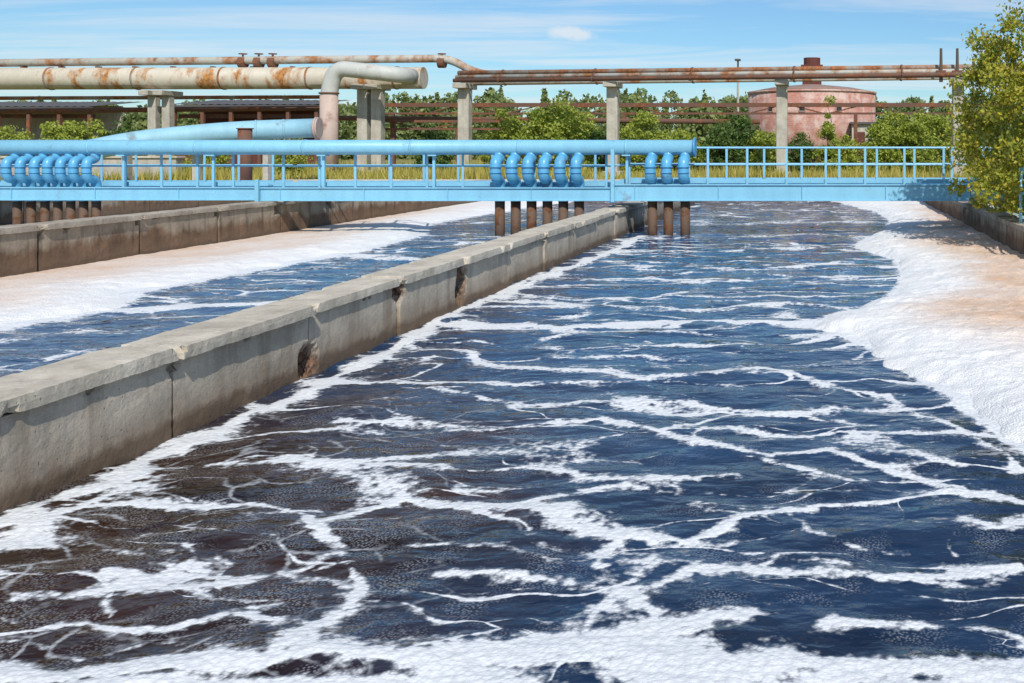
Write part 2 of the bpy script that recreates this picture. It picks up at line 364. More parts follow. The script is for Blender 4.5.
strokes=[
 ([(0,668),(100,674),(250,668),(340,650),(420,668),(470,655),(560,648),(650,655),(760,664),(900,668),(1024,662)],0.14,1.1),
 ([(0,690),(200,690),(500,690),(800,692),(1024,690)],0.13,1.0),
 ([(0,525),(60,497),(110,486),(130,470),(190,441),(260,412),(330,379),(400,346),(440,320),(520,285),(600,256),(640,240)],0.15,1.0),
 ([(15,540),(60,512),(90,503),(125,490)],0.20,0.85),
 ([(60,505),(130,500),(250,503),(330,522),(350,545),(290,572),(180,588),(100,575)],0.10,0.75),
 ([(0,603),(80,592),(200,570),(330,580),(365,600)],0.09,0.65),
 ([(345,545),(365,598),(310,640),(260,655)],0.10,0.68),
 ([(330,520),(400,494),(450,505),(540,515),(600,535),(680,540),(740,520),(850,505),(950,490),(1024,500)],0.10,0.85),
 ([(560,512),(610,540),(590,560),(615,590),(600,620)],0.14,0.66),
 ([(240,462),(350,462),(450,470),(530,468),(600,480),(720,476)],0.09,0.75),
 ([(340,420),(480,430),(600,420),(700,440),(760,455),(830,450),(900,470),(980,500)],0.10,0.72),
 ([(420,323),(560,327),(700,322),(820,325),(840,328)],0.20,1.15),
 ([(410,342),(500,365),(580,372),(650,378),(760,370),(830,385),(900,400)],0.12,0.72),
 ([(330,383),(420,385),(520,405),(640,400),(740,410),(860,425)],0.10,0.68),
 ([(480,300),(600,305),(700,310),(800,303),(860,310)],0.18,0.72),
 ([(510,285),(600,280),(700,283),(780,279)],0.15,0.6),
 ([(560,268),(660,266),(740,270),(850,262)],0.2,0.65),
 ([(620,250),(700,252),(820,247),(870,245)],0.25,0.65),
 ([(660,238),(760,236),(860,232)],0.3,0.55),
 ([(690,225),(800,222),(880,222)],0.5,0.55),
 ([(640,236),(600,258),(560,272),(500,298)],0.22,0.8),
 ([(440,570),(560,580),(640,590),(700,570),(800,575),(900,575),(1024,570)],0.10,0.72),
 ([(640,650),(700,632),(750,620)],0.09,0.65),
 ([(840,630),(900,628),(960,625),(1024,640)],0.10,0.75),
 ([(960,522),(1000,527),(1040,518)],0.13,0.75),
 ([(740,455),(800,468),(850,480)],0.08,0.65),
 ([(0,640),(80,650),(150,640),(230,660)],0.08,0.5),
 ([(880,395),(960,430),(1024,470)],0.14,0.6),
 ([(700,500),(780,512),(860,540),(900,548)],0.07,0.5),
 ([(420,545),(500,548),(560,560)],0.07,0.5),
]
def stroke_field(X,Y):
    wxn=X+0.20*fbm(X*1.0+3,Y*1.0,3); wyn=Y+0.20*fbm(X*1.2+40,Y*1.2+7,3)*np.clip(Y/9,0.7,3)
    out=np.zeros_like(X)
    wm=0.80+1.1*(fbm(X*0.9+9,Y*1.2+4,3))
    am=np.clip(1.0+0.5*fbm(X*1.1+31,Y*1.6+8,3),0.65,1.25)
    for pl,w,a in strokes:
        P=[ground_pt(*p) for p in pl]
        best=np.full(X.shape,1e9)
        for (x0,y0),(x1,y1) in zip(P[:-1],P[1:]):
            dx,dy=x1-x0,y1-y0; L=dx*dx+dy*dy+1e-9
            t=np.clip(((wxn-x0)*dx+(wyn-y0)*dy)/L,0,1)
            d=np.hypot((wxn-x0-t*dx),(wyn-y0-t*dy)); best=np.minimum(best,d)
        ww=w*1.25*np.clip(wm,0.4,1.9)
        out=np.maximum(out,a*np.exp(-(best/ww)**1.4))
    return out*am
def waves(X,Y):
    return 0.040*fbm(X*0.8+5,Y*1.3,2)+0.008*fbm(X*2.6,Y*4.0+8,2)

def water(name,x0,x1,cols,foamfn,siltfn):
    yy=np.concatenate([[-3.0,0,2.5],ys(4.0,YE,0.0045)]); xx=np.linspace(x0,x1,cols)
    X,Y=np.meshgrid(xx,yy)
    fo=foamfn(X,Y); si=siltfn(X,Y)
    Z=waves(X,Y)+0.010*np.clip(fo,0,1)
    return grid_mesh(name,X,Y,Z,M_water,{'foam':fo,'silt':si})
edge_pts=[(4,3.4),(6,2.5),(7,2.1),(8.24,1.75),(10,1.40),(12.5,0.75),(14.0,0.0),(14.9,0.15),(16.6,1.15),(19,1.65),(22.5,1.75),(25.2,0.95),(27,1.15),(30,2.0),(34,2.5),(39,2.3),(43.7,1.3),(48,0.4)]
EY=[p[0] for p in edge_pts]; EX=[p[1] for p in edge_pts]
def foam_main(X,Y):
    f=stroke_field(X,Y)
    e=np.interp(Y,EY,EX); f=np.maximum(f,0.85*np.exp(-np.clip((e-X)/0.18,0,9)**1.2))
    f+=0.25*sstep((Y-36)/10)*(fbm(X*0.7,Y*0.5,4)+0.1)
    return f
def silt_main(X,Y):
    k=sstep((12.5-Y)/6.0)*sstep((-1.1-X+0.6*fbm(X*.8,Y*.8,3))/2.4)
    return np.clip(k*1.3+0.2*fbm(X*.5,Y*.5,3)*k,0,1)
water('water',XW-0.02,XR+0.02,420,foam_main,silt_main)
le=[(4,-11.0),(14,-11.5),(15.6,-11.2),(17.7,-12.0),(20.6,-11.7),(24.6,-11.3),(28.8,-11.6),(33,-13.0),(39,-12.6),(48,-11.5)]
LY=[p[0] for p in le]; LX=[p[1] for p in le]
def foam_left(X,Y):
    e=np.interp(Y,LY,LX)
    f=0.95*np.exp(-np.clip((X-e)/0.30,0,9)**1.3)
    f=np.maximum(f,0.8*np.exp(-((X+6.3)/0.25)**2))
    f=np.maximum(f,0.85*np.exp(-((Y-15.6-0.35*(X+11)+0.5*fbm(X*.8,Y*.8,3))/0.25)**2))
    f=np.maximum(f,0.75*np.exp(-((Y-22.5+0.3*(X+9)+0.7*fbm(X*.7,Y*.7,3))/0.35)**2))
    return f+0.10*fbm(X*0.6,Y*0.5,3)
water('water',XL-0.02,XW-TW+0.02,220,foam_left,lambda X,Y:0*X)
water('water',XLL-0.02,XL-TW+0.02,60,lambda X,Y:0.5+0*X,lambda X,Y:0*X)

def pile(name,x0,x1,nx,edgefn,sgn,tanfn,wallfall=0,lift=1.0):
    yy=ys(4.0,YE,0.0030); xx=np.linspace(x0,x1,nx); X,Y=np.meshgrid(xx,yy)
    s=sgn*(X-edgefn(Y))+0.40*fbm(X*0.6+2,Y*0.6+5,2)+0.18*np.abs(fbm(X*1.5,Y*1.5,2))+0.03*fbm(X*5,Y*5,2)
    qx=X+0.25*fbm(X*1.3,Y*1.3,2); qy=Y+0.25*fbm(X*1.3+9,Y*1.3+9,2)
    def puff(k,o): return np.sqrt(perlin(qx*k+o,qy*k+o)**2+0.004)
    b=sstep(s/0.6)
    h=lift*(0.12*np.sqrt(np.clip(1-(1-np.clip(s/0.55,0,1))**2,0,1))+0.05*sstep((s-0.2)/1.2)+b*(0.09*puff(0.9,3)+0.07*puff(2.0,7)+0.035*puff(5.0,1)+0.012*fbm(X*9,Y*9,2)+0.05*fbm(X*.4,Y*.4,2)))-0.045
    h=np.where(s<0,-0.06,h)
    if wallfall: h=np.where(h>0,h*(1-0.55*sstep((s-1.0)/2.2)),h)
    keep=h>-0.05
    grid_mesh(name,X,Y,h,M_foam,{'tan':tanfn(X,Y,s)},keep)
pile('foam',-1.5,XR+0.01,230,lambda Y:np.interp(Y,EY,EX),1,
     lambda X,Y,s:np.clip(sstep((s-0.5)/1.9)*sstep((Y-9.5)/5)*sstep((44-Y)/9)*1.35,0,1.15))
pile('foam',XL-0.01,-9.8,200,lambda Y:np.interp(Y,LY,LX),-1,
     lambda X,Y,s:np.clip(0.85*sstep((s-0.3)/2.8)*sstep((44-Y)/8),0,1),1,0.75)

# ---------------------------------------------------------------- walls
def rough_box(name,x0,x1,y0,y1,z0,z1,mat,parent,amp=0.012,res=0.09,chips=0,seed=0,extra=()):
    me=bpy.data.meshes.new(name)
    import bmesh
    bm=bmesh.new()
    nx=max(2,int((x1-x0)/res)); ny=max(2,int((y1-y0)/res)); nz=max(2,int((z1-z0)/res))
    idx={}
    def vt(i,j,k):
        if (i,j,k) not in idx:
            x=x0+(x1-x0)*i/nx; y=y0+(y1-y0)*j/ny; z=z0+(z1-z0)*k/nz
            idx[(i,j,k)]=bm.verts.new((x,y,z))
        return idx[(i,j,k)]
    for i in range(nx):
        for j in range(ny):
            bm.faces.new((vt(i,j,nz),vt(i+1,j,nz),vt(i+1,j+1,nz),vt(i,j+1,nz)))
            bm.faces.new((vt(i,j+1,0),vt(i+1,j+1,0),vt(i+1,j,0),vt(i,j,0)))
    for i in range(nx):
        for k in range(nz):
            bm.faces.new((vt(i,0,k),vt(i+1,0,k),vt(i+1,0,k+1),vt(i,0,k+1)))
            bm.faces.new((vt(i,ny,k+1),vt(i+1,ny,k+1),vt(i+1,ny,k),vt(i,ny,k)))
    for j in range(ny):
        for k in range(nz):
            bm.faces.new((vt(nx,j,k),vt(nx,j+1,k),vt(nx,j+1,k+1),vt(nx,j,k+1)))
            bm.faces.new((vt(0,j,k+1),vt(0,j+1,k+1),vt(0,j+1,k),vt(0,j,k)))
    bm.verts.ensure_lookup_table()
    cs=[]
    rr=random.Random(seed)
    for _ in range(chips):
        cs.append((Vector((x1 if rr.random()<0.8 else x0,rr.choice([y0,y1,rr.uniform(y0,y1)]),rr.choice([z1,z1,z0]))),rr.uniform(0.05,0.12)))
    for e in extra: cs.append((Vector(e[0]),e[1]))
    cen=Vector(((x0+x1)/2,(y0+y1)/2,(z0+z1)/2))
    X=np.array([v.co[:] for v in bm.verts])
    n=fbm(X[:,1]*2.1+X[:,2]*3.3+seed,X[:,0]*2.3+X[:,2]*1.9,3)
    n2=fbm(X[:,1]*9+X[:,2]*5+seed,X[:,0]*8-X[:,2]*7,2)
    for q,v in enumerate(bm.verts):
        i=(abs(v.co.x-x0)<1e-6)+(abs(v.co.x-x1)<1e-6)+(abs(v.co.y-y0)<1e-6)+(abs(v.co.y-y1)<1e-6)+(abs(v.co.z-z0)<1e-6)+(abs(v.co.z-z1)<1e-6)
        d=Vector((1 if abs(v.co.x-x1)<1e-6 else -1 if abs(v.co.x-x0)<1e-6 else 0,1 if abs(v.co.y-y1)<1e-6 else -1 if abs(v.co.y-y0)<1e-6 else 0,1 if abs(v.co.z-z1)<1e-6 else -1 if abs(v.co.z-z0)<1e-6 else 0))
        w=amp*n[q]+amp*0.6*n2[q]
        if i>=2: w-=amp*0.8*(0.3+abs(n2[q])*2)
        p=v.co.copy()
        for c,r in cs:
            dd=(p-c).length
            if dd<r: w-=(r-dd)*0.9*(0.5+abs(n2[q])*1.5)
        v.co+=d*w
    o0=Vector((cen.x,cen.y,z0))
    for v in bm.verts: v.co-=o0
    bm.to_mesh(me); bm.free(); me.materials.append(mat)
    o=bpy.data.objects.new(name,me); link(o); o.parent=parent; o.location=o0-WL[parent]; WL[o]=o0
    return o

def wall(label,xa,xb,face,y0,y1,ztop,mbody,mcop,joint0,pitch,capH=0.12,over=True,res=0.09,holes=(),gap=0.022):
    t=thing('concrete_wall',label,'wall',((xa+xb)/2,(y0+y1)/2,-1.0))
    y=joint0
    while y>y0: y-=pitch
    k=0
    while y<y1:
        a=max(y,y0); b=min(y+pitch,y1)
        if b-a>0.2:
            vis=b>4
            rs=res if vis and a<26 else 0.3
            ex=[h for h in holes if a-0.2<h[0][1]<b+0.2]
            off=0.014*((k*5)%3-1) if over else 0
            rough_box('wall_panel',xa,xb+off,a+gap,b-gap,-1.0,ztop-capH,mbody,t,amp=0.005,res=0.055 if ex else rs,chips=4 if vis else 0,seed=k*3+int(xa),extra=ex)
            ov=(0.045+0.05*((k*7)%3)/2) if over else 0.03
            rough_box('coping_slab',xa-0.03,xb+ov,a+0.014+0.008*(k%2),b-0.012,ztop-capH+0.004,ztop+0.007*((k*5)%3-1),mcop,t,amp=0.005,res=0.045 if rs<0.2 else 0.3,chips=6 if vis else 0,seed=k*5+1+int(xa))
        y+=pitch; k+=1
    return t
wall('long pale weathered concrete wall between two tanks, chipped at joints',XW-TW,XW,1,YN,YE,0.80,M_wall,M_cop,8.72,2.35,holes=HOLES)
wall('brown stained concrete wall lined with foam',XL-TW,XL,1,YN,YE,0.985,M_wallb,M_copb,8.0,3.0,res=0.12,gap=0.035)
wall('low concrete tank wall beneath leafy tree',XR,XR+0.45,-1,YN,YE,0.80,M_wallb,M_copb,7.0,3.0,over=False,res=0.12)
wall('dark stained outer tank wall',XLL-0.45,XLL,1,YN,YE,0.97,M_wallb,M_copb,8.0,3.0,res=0.3)
tt=thing('concrete_wall','brown concrete end wall of the aeration tanks','wall',(-10,YE+0.3,-1))
rough_box('wall_panel',XLL-0.45,XR+0.45,YE+0.01,YE+0.42,-1.0,0.83,M_wallb,tt,res=0.4)
rough_box('coping_slab',XLL-0.5,XR+0.5,YE-0.03,YE+0.5,0.834,0.98,M_cop,tt,res=0.4)
tt=thing('concrete_wall','near end wall of the aeration tanks','wall',(-10,YN-0.3,-1))
rough_box('wall_panel',XLL-0.45,XR+0.45,YN-0.42,YN-0.01,-1.0,0.93,M_wall,tt,res=0.5)

# ground
g=MB(); R=3000; gx0,gx1,gy0,gy1=XLL-0.44,XR+0.44,YN-0.41,YE+0.41
xs=[-R,-300,-80,gx0,gx1,60,300,R]; ysn=[-R,-200,gy0,gy1,80,150,400,R]
for i in range(len(xs)-1):
    for j in range(len(ysn)-1):
        if xs[i]==gx0 and ysn[j]==gy0: continue
        g.quad((xs[i],ysn[j],GZ-0.02),(xs[i+1],ysn[j],GZ-0.02),(xs[i+1],ysn[j+1],GZ-0.02),(xs[i],ysn[j+1],GZ-0.02))
g.build('ground',M_ground,kind='structure',origin=(0,0,0))

# weeds
n=80000
y=49.0+(rng.random(n)**1.5)*36; x=-60+rng.random(n)*85
dens=fbm(x*0.12,y*0.25,3); kp=dens+rng.random(n)*0.6>0.05; x=x[kp]; y=y[kp]; dens=dens[kp]; n=len(x)
hgt=(0.20+0.40*rng.random(n))*(0.7+np.clip(dens,0,1)*2.4); a=rng.random(n)*math.pi; w=0.022+0.022*rng.random(n)
lean=rng.normal(size=(n,2))*0.12
V=np.zeros((n,3,3)); V[:,0]=np.stack([x-np.cos(a)*w,y-np.sin(a)*w,np.full(n,GZ-0.03)],1); V[:,1]=np.stack([x+np.cos(a)*w,y+np.sin(a)*w,np.full(n,GZ-0.03)],1)
V[:,2]=np.stack([x+lean[:,0],y+lean[:,1],GZ+hgt],1)
me=bpy.data.meshes.new('grass'); me.from_pydata(V.reshape(-1,3).tolist(),[],np.arange(n*3).reshape(n,3).tolist()); me.materials.append(M_weed)
o=bpy.data.objects.new('grass',me); link(o); o["kind"]="stuff"

n=9000; x=5.1+rng.random(n)*6; y=8+rng.random(n)*40; a=rng.random(n)*math.pi; w=np.full(n,0.02); hgt=0.12+0.25*rng.random(n)
V=np.zeros((n,3,3)); V[:,0]=np.stack([x-np.cos(a)*w,y-np.sin(a)*w,np.full(n,GZ-0.03)],1); V[:,1]=np.stack([x+np.cos(a)*w,y+np.sin(a)*w,np.full(n,GZ-0.03)],1)
V[:,2]=np.stack([x+rng.normal(size=n)*.06,y+rng.normal(size=n)*.06,GZ+hgt],1)
me=bpy.data.meshes.new('grass'); me.from_pydata(V.reshape(-1,3).tolist(),[],np.arange(n*3).reshape(n,3).tolist()); me.materials.append(M_weed)
o=bpy.data.objects.new('grass',me); link(o); o["kind"]="stuff"

# ---------------------------------------------------------------- footbridges
YB=28.8
def footbridge(label,x0,x1,z0,z1,post_step,offset,frontrail=0.36):
    t=thing('footbridge',label,'bridge',((x0+x1)/2,YB+0.7,z0),group='blue footbridge spans across the tanks')
    def girder(y,s):
        m=MB(); m.box(x0,x1,y-0.01,y+0.01,z0+0.03,z1-0.03); m.box(x0,x1,y-0.06,y+0.06,z1-0.03,z1); m.box(x0,x1,y-0.06,y+0.06,z0,z0+0.03)
        k=x0+0.6
        while k<x1: m.box(k-0.006,k+0.006,y-0.055,y-0.011,z0+0.031,z1-0.031); k+=2.4
        m.build('girder',M_blue,t)
    girder(YB-0.22,1); girder(YB+1.75,1)
    m=MB(); m.box(x0+0.01,x1-0.01,YB+0.42,YB+1.68,z1-0.10,z1-0.05); m.build('deck',M_blued,t)
    k=x0+0.5
    while k<x1:
        m=MB(); m.box(k-0.04,k+0.04,YB-0.15,YB+1.68,z1-0.20,z1-0.105); m.build('cross_beam',M_blue,t); k+=1.2
    for y,off,hh in ((YB+frontrail,offset,1.0),(YB+1.72,offset+0.42,1.0)):
        zt=2.53
        r=MB(); r.tube([(x0+0.05,y,zt),(x1-0.05,y,zt)],0.032,8); r.tube([(x0+0.05,y,(zt+z1)/2+0.03),(x1-0.05,y,(zt+z1)/2+0.03)],0.026,8)
        r.box(x0+0.05,x1-0.05,y-0.004,y+0.004,z1+0.01,z1+0.13)
        ro=r.build('railing',M_blue,t)
        k=x0+0.08+off
        while k<x1-0.03:
            p=MB(); p.box(k-0.034,k+0.034,y-0.055,y-0.035,z1-0.02,zt-0.02); p.box(k-0.005,k+0.005,y-0.034,y-0.006,z1-0.02,zt-0.04); p.build('railing_post',M_blue,ro); k+=post_step
    return t
footbridge('blue steel footbridge span carrying pipes over outer tank',-31.0,-16.12,1.02,1.40,1.05,0.1)
footbridge('blue steel footbridge span with railings below large pipe',-16.08,-5.95,1.0,1.39,1.05,0.3)
footbridge('blue steel footbridge span ending at leafy tank edge',-5.91,5.3,1.0,1.48,1.15,0.25)

for xx,z1,zt in ((-16.1,1.35,1.62),(-5.93,1.4,2.5)):
    t=thing('steel_post','short blue post where bridge spans meet','post',(xx,YB-0.33,1.0),group='posts at span joints')
    m=MB(); m.box(xx-0.05,xx+0.05,YB-0.38,YB-0.30,0.985,zt); m.build('post_shaft',M_blue,t)
    m=MB(); m.box(xx-0.10,xx+0.10,YB-0.40,YB-0.285,0.97,0.984); m.build('base_plate',M_blued,t)

# ---------------------------------------------------------------- header pipe & loops
hp=thing('air_supply_pipe','large sky blue header pipe with rows of branch pipes','pipe',(-10,YB+0.1,1.5))
m=MB(); hy=YB+0.02; hz=2.54; hr=0.215
m.tube([(-31.5,hy,hz),(-3.62,hy,hz)],hr,28); m.build('header_pipe',M_blue,hp,smooth=True)
x=-30.4
while x<-4:
    m=MB(); m.tube([(x-0.03,hy,hz),(x+0.03,hy,hz)],hr+0.012,28); m.build('pipe_clamp',M_blue,hp,smooth=True)
    x+=3.1
m=MB(); m.tube([(-3.66,hy,hz),(-3.60,hy,hz)],hr+0.07,28); m.build('end_flange',M_blued,hp,smooth=True)
for x in (-30,-26,-20.2,-17.6,-14.4,-11.2,-5.6):
    m=MB(); m.box(x-0.035,x+0.035,hy+0.02,hy+0.10,1.36,hz-hr+0.02); m.box(x-0.12,x+0.12,hy-0.12,hy+0.16,hz-hr-0.035,hz-hr+0.005); m.build('saddle_support',M_blue,hp)
def loop(x,sc=1.0):
    yf=YB-0.34; yd=YB+0.06
    pts=fillet([(x,hy,hz-0.10),(x,hy,2.19),(x,yf,2.17),(x,yf,1.65),(x,yd,1.60),(x,yd,0.98)],0.19,6)
    b=MB(); b.tube(pts,0.155*sc,18); bo=b.build('branch_pipe',M_blueb,hp,smooth=True)
    for z0,z1,rr_ in ((1.96,2.0,0.185),(1.80,1.83,0.175)):
        b=MB(); b.tube([(x,yf,z0),(x,yf,z1)],rr_*sc,18); b.build('flange',M_blued,bo,smooth=True)
    b=MB(); b.tube([(x,yd,-0.4),(x,yd,0.975)],0.14*sc,16); b.build('drop_pipe',M_drop,hp,smooth=True)
for px in (10,24,38,51,64,77,90): loop(wx(px,YB-0.2),0.80)
for px in (497,513,529,545,561,577): loop(wx(px,YB-0.2))
for px in (651,667,684): loop(wx(px,YB-0.2))

# right bank railing
t=thing('railing','blue tubular railing on the tank edge beside tree','railing',(4.8,22,0.8))
r=MB(); r.tube([(4.62,20.6,2.05),(4.62,22.9,2.05)],0.035,8); r.tube([(4.62,20.6,1.5),(4.62,22.9,1.5)],0.03,8); r.build('top_rail',M_blue,t,smooth=True)
for yy in (20.6,21.7,22.9):
    r=MB(); r.tube([(4.62,yy,0.78),(4.62,yy,2.07)],0.04,8); r.build('railing_post',M_blue,t,smooth=True)

# ---------------------------------------------------------------- pipe rack
YR=60.0
def rackY(px): return 60.0 if px<465 else 60.0-(px-465)/559.0*7.6
def beam_pipe(name,pts,r,mat,label,cat='pipe',rings=0,seg=18,rmat=None):
    t=thing(name,label,cat,pts[0])
    m=MB(); m.tube(pts,r,seg); m.build('pipe_run',mat,t,smooth=True)
    if rings:
        a=Vector(pts[0]); b=Vector(pts[-1]); L=(b-a).length; k=rings*0.5; d=(b-a).normalized()
        while k<L:
            c=a+d*k; m=MB(); m.tube([c-d*0.05,c+d*0.05],r+0.035,seg); m.build('pipe_flange',rmat or M_rust,t,smooth=True); k+=rings
    return t
zb=wz(80,YR)
beam_pipe('steam_pipe',[(wx(-250,YR),YR,zb+0.05),(wx(424,YR),YR,zb+0.12)],0.66,M_cream,'thick cream clad pipe with orange rust patches on pillars',rings=5.2,seg=28,rmat=M_rustm)
m_pts=fillet([(wx(-250,YR),YR+0.3,wz(65,YR)),(wx(448,YR),YR+0.3,wz(58,YR)),(wx(472,YR),YR+0.3,wz(72,YR)),(wx(500,rackY(500)),rackY(500)+0.2,wz(76,rackY(500)))],1.0,8)
beam_pipe('thin_pipe',m_pts,0.24,M_rustl,'thin weathered pipe above the thick cream pipe')
for px in (20,58,95,132,170,210,250,290,330,362,395):
    t=thing('pipe_bracket','rusty steel bracket holding thin pipe','bracket',(wx(px,YR),YR,zb+0.6),group='pipe brackets')
    m=MB(); X=wx(px,YR); m.box(X-0.07,X+0.07,YR+0.1,YR+0.5,zb+0.5,wz(64,YR)-0.12); m.box(X-0.3,X+0.3,YR+0.0,YR+0.6,zb+0.66,zb+0.74); m.build('bracket_frame',M_rust,t)
for px in (240,256,270,440):
    t=thing('valve','rusty valve with handwheel on the thin pipe','valve',(wx(px,YR),YR+0.3,wz(62,YR)),group='pipe valves')
    X=wx(px,YR); Z=wz(62,YR)
    m=MB(); m.tube([(X-0.2,YR+.3,Z),(X+0.2,YR+.3,Z)],0.34,14); m.tube([(X,YR+.3,Z+0.2),(X,YR+.3,Z+0.55)],0.06,10); m.build('valve_body',M_rust,t)
    m=MB(); pts=[(X+0.22*math.cos(a*math.pi/8),YR+.3+0.22*math.sin(a*math.pi/8),Z+0.52) for a in range(17)]; m.tube(pts,0.03,6); m.build('handwheel',M_rust,t)
def rk(px,py,dy=0): Y=rackY(px); return (wx(px,Y),Y+dy,wz(py,Y))
for (a,b,r,mat,dy,lab) in ((73,66.5,0.15,M_rustm,0.1,'orange rusted grey pipe on concrete pillars'),(77.5,71,0.13,M_rustl,-0.3,'pale flaking pipe on concrete pillars'),(81.3,74.8,0.12,M_rust,-0.7,'thin dark rusty pipe on concrete pillars'),(83.5,76.5,0.10,M_rustl,0.5,'thin pale rusty pipe on concrete pillars')):
    beam_pipe('rack_pipe',[rk(458,a,dy),rk(1180,b-2,dy)],r,mat,lab,rings=6.0)
def pillar(px,top,w,Y,lab='weathered concrete pillar carrying pipes',arms=True):
    X=wx(px,Y); zt=wz(top,Y); hw=w*Y/F/2
    t=thing('concrete_pillar',lab,'pillar',(X,Y,GZ),group='pipe rack pillars')
    m=MB(); m.box(X-hw,X+hw,Y-hw,Y+hw,GZ-0.1,zt-0.3); m.build('shaft',M_pil,t,bevel=0.03)
    m=MB(); m.box(X-hw*1.2,X+hw*1.2,Y-1.0,Y+1.0,zt-0.297,zt); m.build('pillar_head',M_pil,t,bevel=0.03)
    m=MB(); m.box(X-hw*1.6,X+hw*1.6,Y-hw*1.6,Y+hw*1.6,GZ-0.2,GZ+0.25); m.build('footing',M_pil,t,bevel=0.03)
for px,top,w in ((465,84,11),(613,82.5,11),(782,80.5,11),(958,79,11),(1130,78,12)): pillar(px,top,w,rackY(px))
for px in (154,168,364,378): pillar(px,91 if px<300 else 85,8 if px<300 else 10,YR)
for px in (-40,-26): pillar(px,91,9,YR)
for px in (939,955,971):
    X,Y,Z=rk(px,72)
    t=thing('wooden_post','grey upright post on top of pipe rack','post',(X,Y,Z),group='uprights on pipe rack')
    m=MB(); m.tube([(X,Y-0.9,Z-0.6),(X,Y-0.9,wz(50 if px!=971 else 60,Y))],[0.10,0.07],8); m.build('post_shaft',M_bark,t)
    m=MB(); m.box(X-0.25,X+0.25,Y-1.0,Y-0.8,Z-0.1,Z+0.02); m.build('post_bracket',M_rust,t)
# elbow pipe
Ye=57.5
pts=fillet([(wx(415,YR),YR-0.2,wz(77,YR)),(wx(400,Ye),Ye,wz(75,Ye)),(wx(336,Ye),Ye,wz(68,Ye)),(wx(329,Ye),Ye,wz(90,Ye)),(wx(329,Ye),Ye,GZ)],2.2,10)
t=thing('elbow_pipe','pale grey clad pipe bending down to the ground','pipe',(wx(329,Ye),Ye,GZ))
m=MB(); m.tube(pts,0.46,22); m.build('pipe_run',M_white,t,smooth=True)
m=MB(); m.tube([(wx(329,Ye),Ye,wz(94,Ye)),(wx(329,Ye),Ye,wz(92.5,Ye))],0.55,22); m.build('pipe_flange',M_rust,t,smooth=True)
m=MB(); m.tube([(wx(329,Ye),Ye,GZ),(wx(329,Ye),Ye,wz(95,Ye))],0.49,22); m.build('lower_sleeve',M_pink,t,smooth=True)
# blue inclined pipe
t=thing('inclined_pipe','wide faded blue pipe sloping above ground','pipe',(wx(200,46),46,GZ))
P0=(wx(85,43),43,wz(151,43)); P1=(wx(135,44),44,wz(141,44)); P2=(wx(230,45.5),45.5,wz(131,45.5)); P3=(wx(316,47),47,wz(128,47))
pp=fillet([P0,P1,P2,P3],2.5,6)
m=MB(); m.tube(pp,0.45,24); m.build('pipe_run',M_bluef,t,smooth=True)
for k in (0.30,0.62):
    c=Vector(P2).lerp(Vector(P3),k); d=(Vector(P3)-Vector(P2)).normalized()
    m=MB(); m.tube([c-d*0.04,c+d*0.04],0.47,24); m.build('pipe_band',M_bluef,t,smooth=True)
m=MB(); m.tube([P3,(P3[0]+0.08,P3[1]+0.01,P3[2])],0.52,24); m.build('end_flange',M_pink,t,smooth=True)
m=MB(); m.tube([(P3[0]+0.083,P3[1]+0.01,P3[2]),(P3[0]+0.16,P3[1]+0.02,P3[2])],0.50,24); m.build('end_plate',M_pink,t,smooth=True)
for q in (130,200,270):
    m=MB(); X=wx(q,46); m.box(X-0.12,X+0.12,45.6,46.0,GZ,2.65); m.build('pipe_leg',M_pil,t)
t=thing('steel_drum','short rusty brown vertical pipe stub','pipe stub',(wx(245,42),42,GZ))
m=MB(); m.tube([(wx(245,42),42,GZ),(wx(245,42),42,wz(129,42))],0.28,18); m.build('drum_shell',M_rust,t,smooth=True)
m=MB(); m.tube([(wx(245,42),42,wz(129,42)),(wx(245,42),42,wz(128,42))],0.33,18); m.build('drum_rim',M_rust,t,smooth=True)

# lower rusty trusses
def trestle(Yt,pa,pb,t1,t2,b1,b2,label,legs=7.5,lat=True):
    t=thing('pipe_trestle',label,'truss',(wx((pa+pb)/2,Yt),Yt,GZ))
    xa,xb=wx(pa,Yt),wx(pb,Yt)
    m=MB(); m.box(xa,xb,Yt-0.1,Yt+0.1,wz(t2,Yt),wz(t1,Yt)); m.build('top_chord',M_rust,t)
    m=MB(); m.box(xa,xb,Yt-0.1,Yt+0.1,wz(b2,Yt),wz(b1,Yt)); m.build('bottom_chord',M_rust,t)
    if lat:
        k=xa; i=0; mm=MB()
        while k<xb-2.6:
            z0,z1=wz(b2-0.5,Yt),wz(t1+1,Yt); mm.tube([(k,Yt,z0 if i%2 else z1),(k+2.6,Yt,z1 if i%2 else z0)],0.04,6); k+=2.6;i+=1
        mm.build('lattice',M_rust,t)
    k=xa+0.5
    while k<xb: 
        mm=MB(); mm.box(k-0.12,k+0.12,Yt-0.12,Yt+0.12,GZ,wz(b2,Yt)-0.003); mm.build('leg',M_rust,t); k+=legs
trestle(64.5,385,1150,103,107,112.5,114.5,'long rusty steel truss crossing behind the pillars')
trestle(60.9,385,500,120,122.5,128,130,'low rusty steel trestle with thin legs',legs=4.0)
beam_pipe('rack_pipe',[(wx(330,64),64,wz(118,64)),(wx(760,64),64,wz(122,64))],0.16,M_rust,'thin low rusty pipe beyond the tanks')
beam_pipe('rack_pipe',[(wx(-200,63),63,wz(113,63)),(wx(330,63),63,wz(108,63))],0.16,M_rust,'thin low rusty pipe beneath thick pipe')
beam_pipe('rack_pipe',[(wx(-200,62),62,wz(99,62)),(wx(320,62),62,wz(97,62))],0.12,M_rustm,'thin rusty pipe just beneath thick cream pipe')

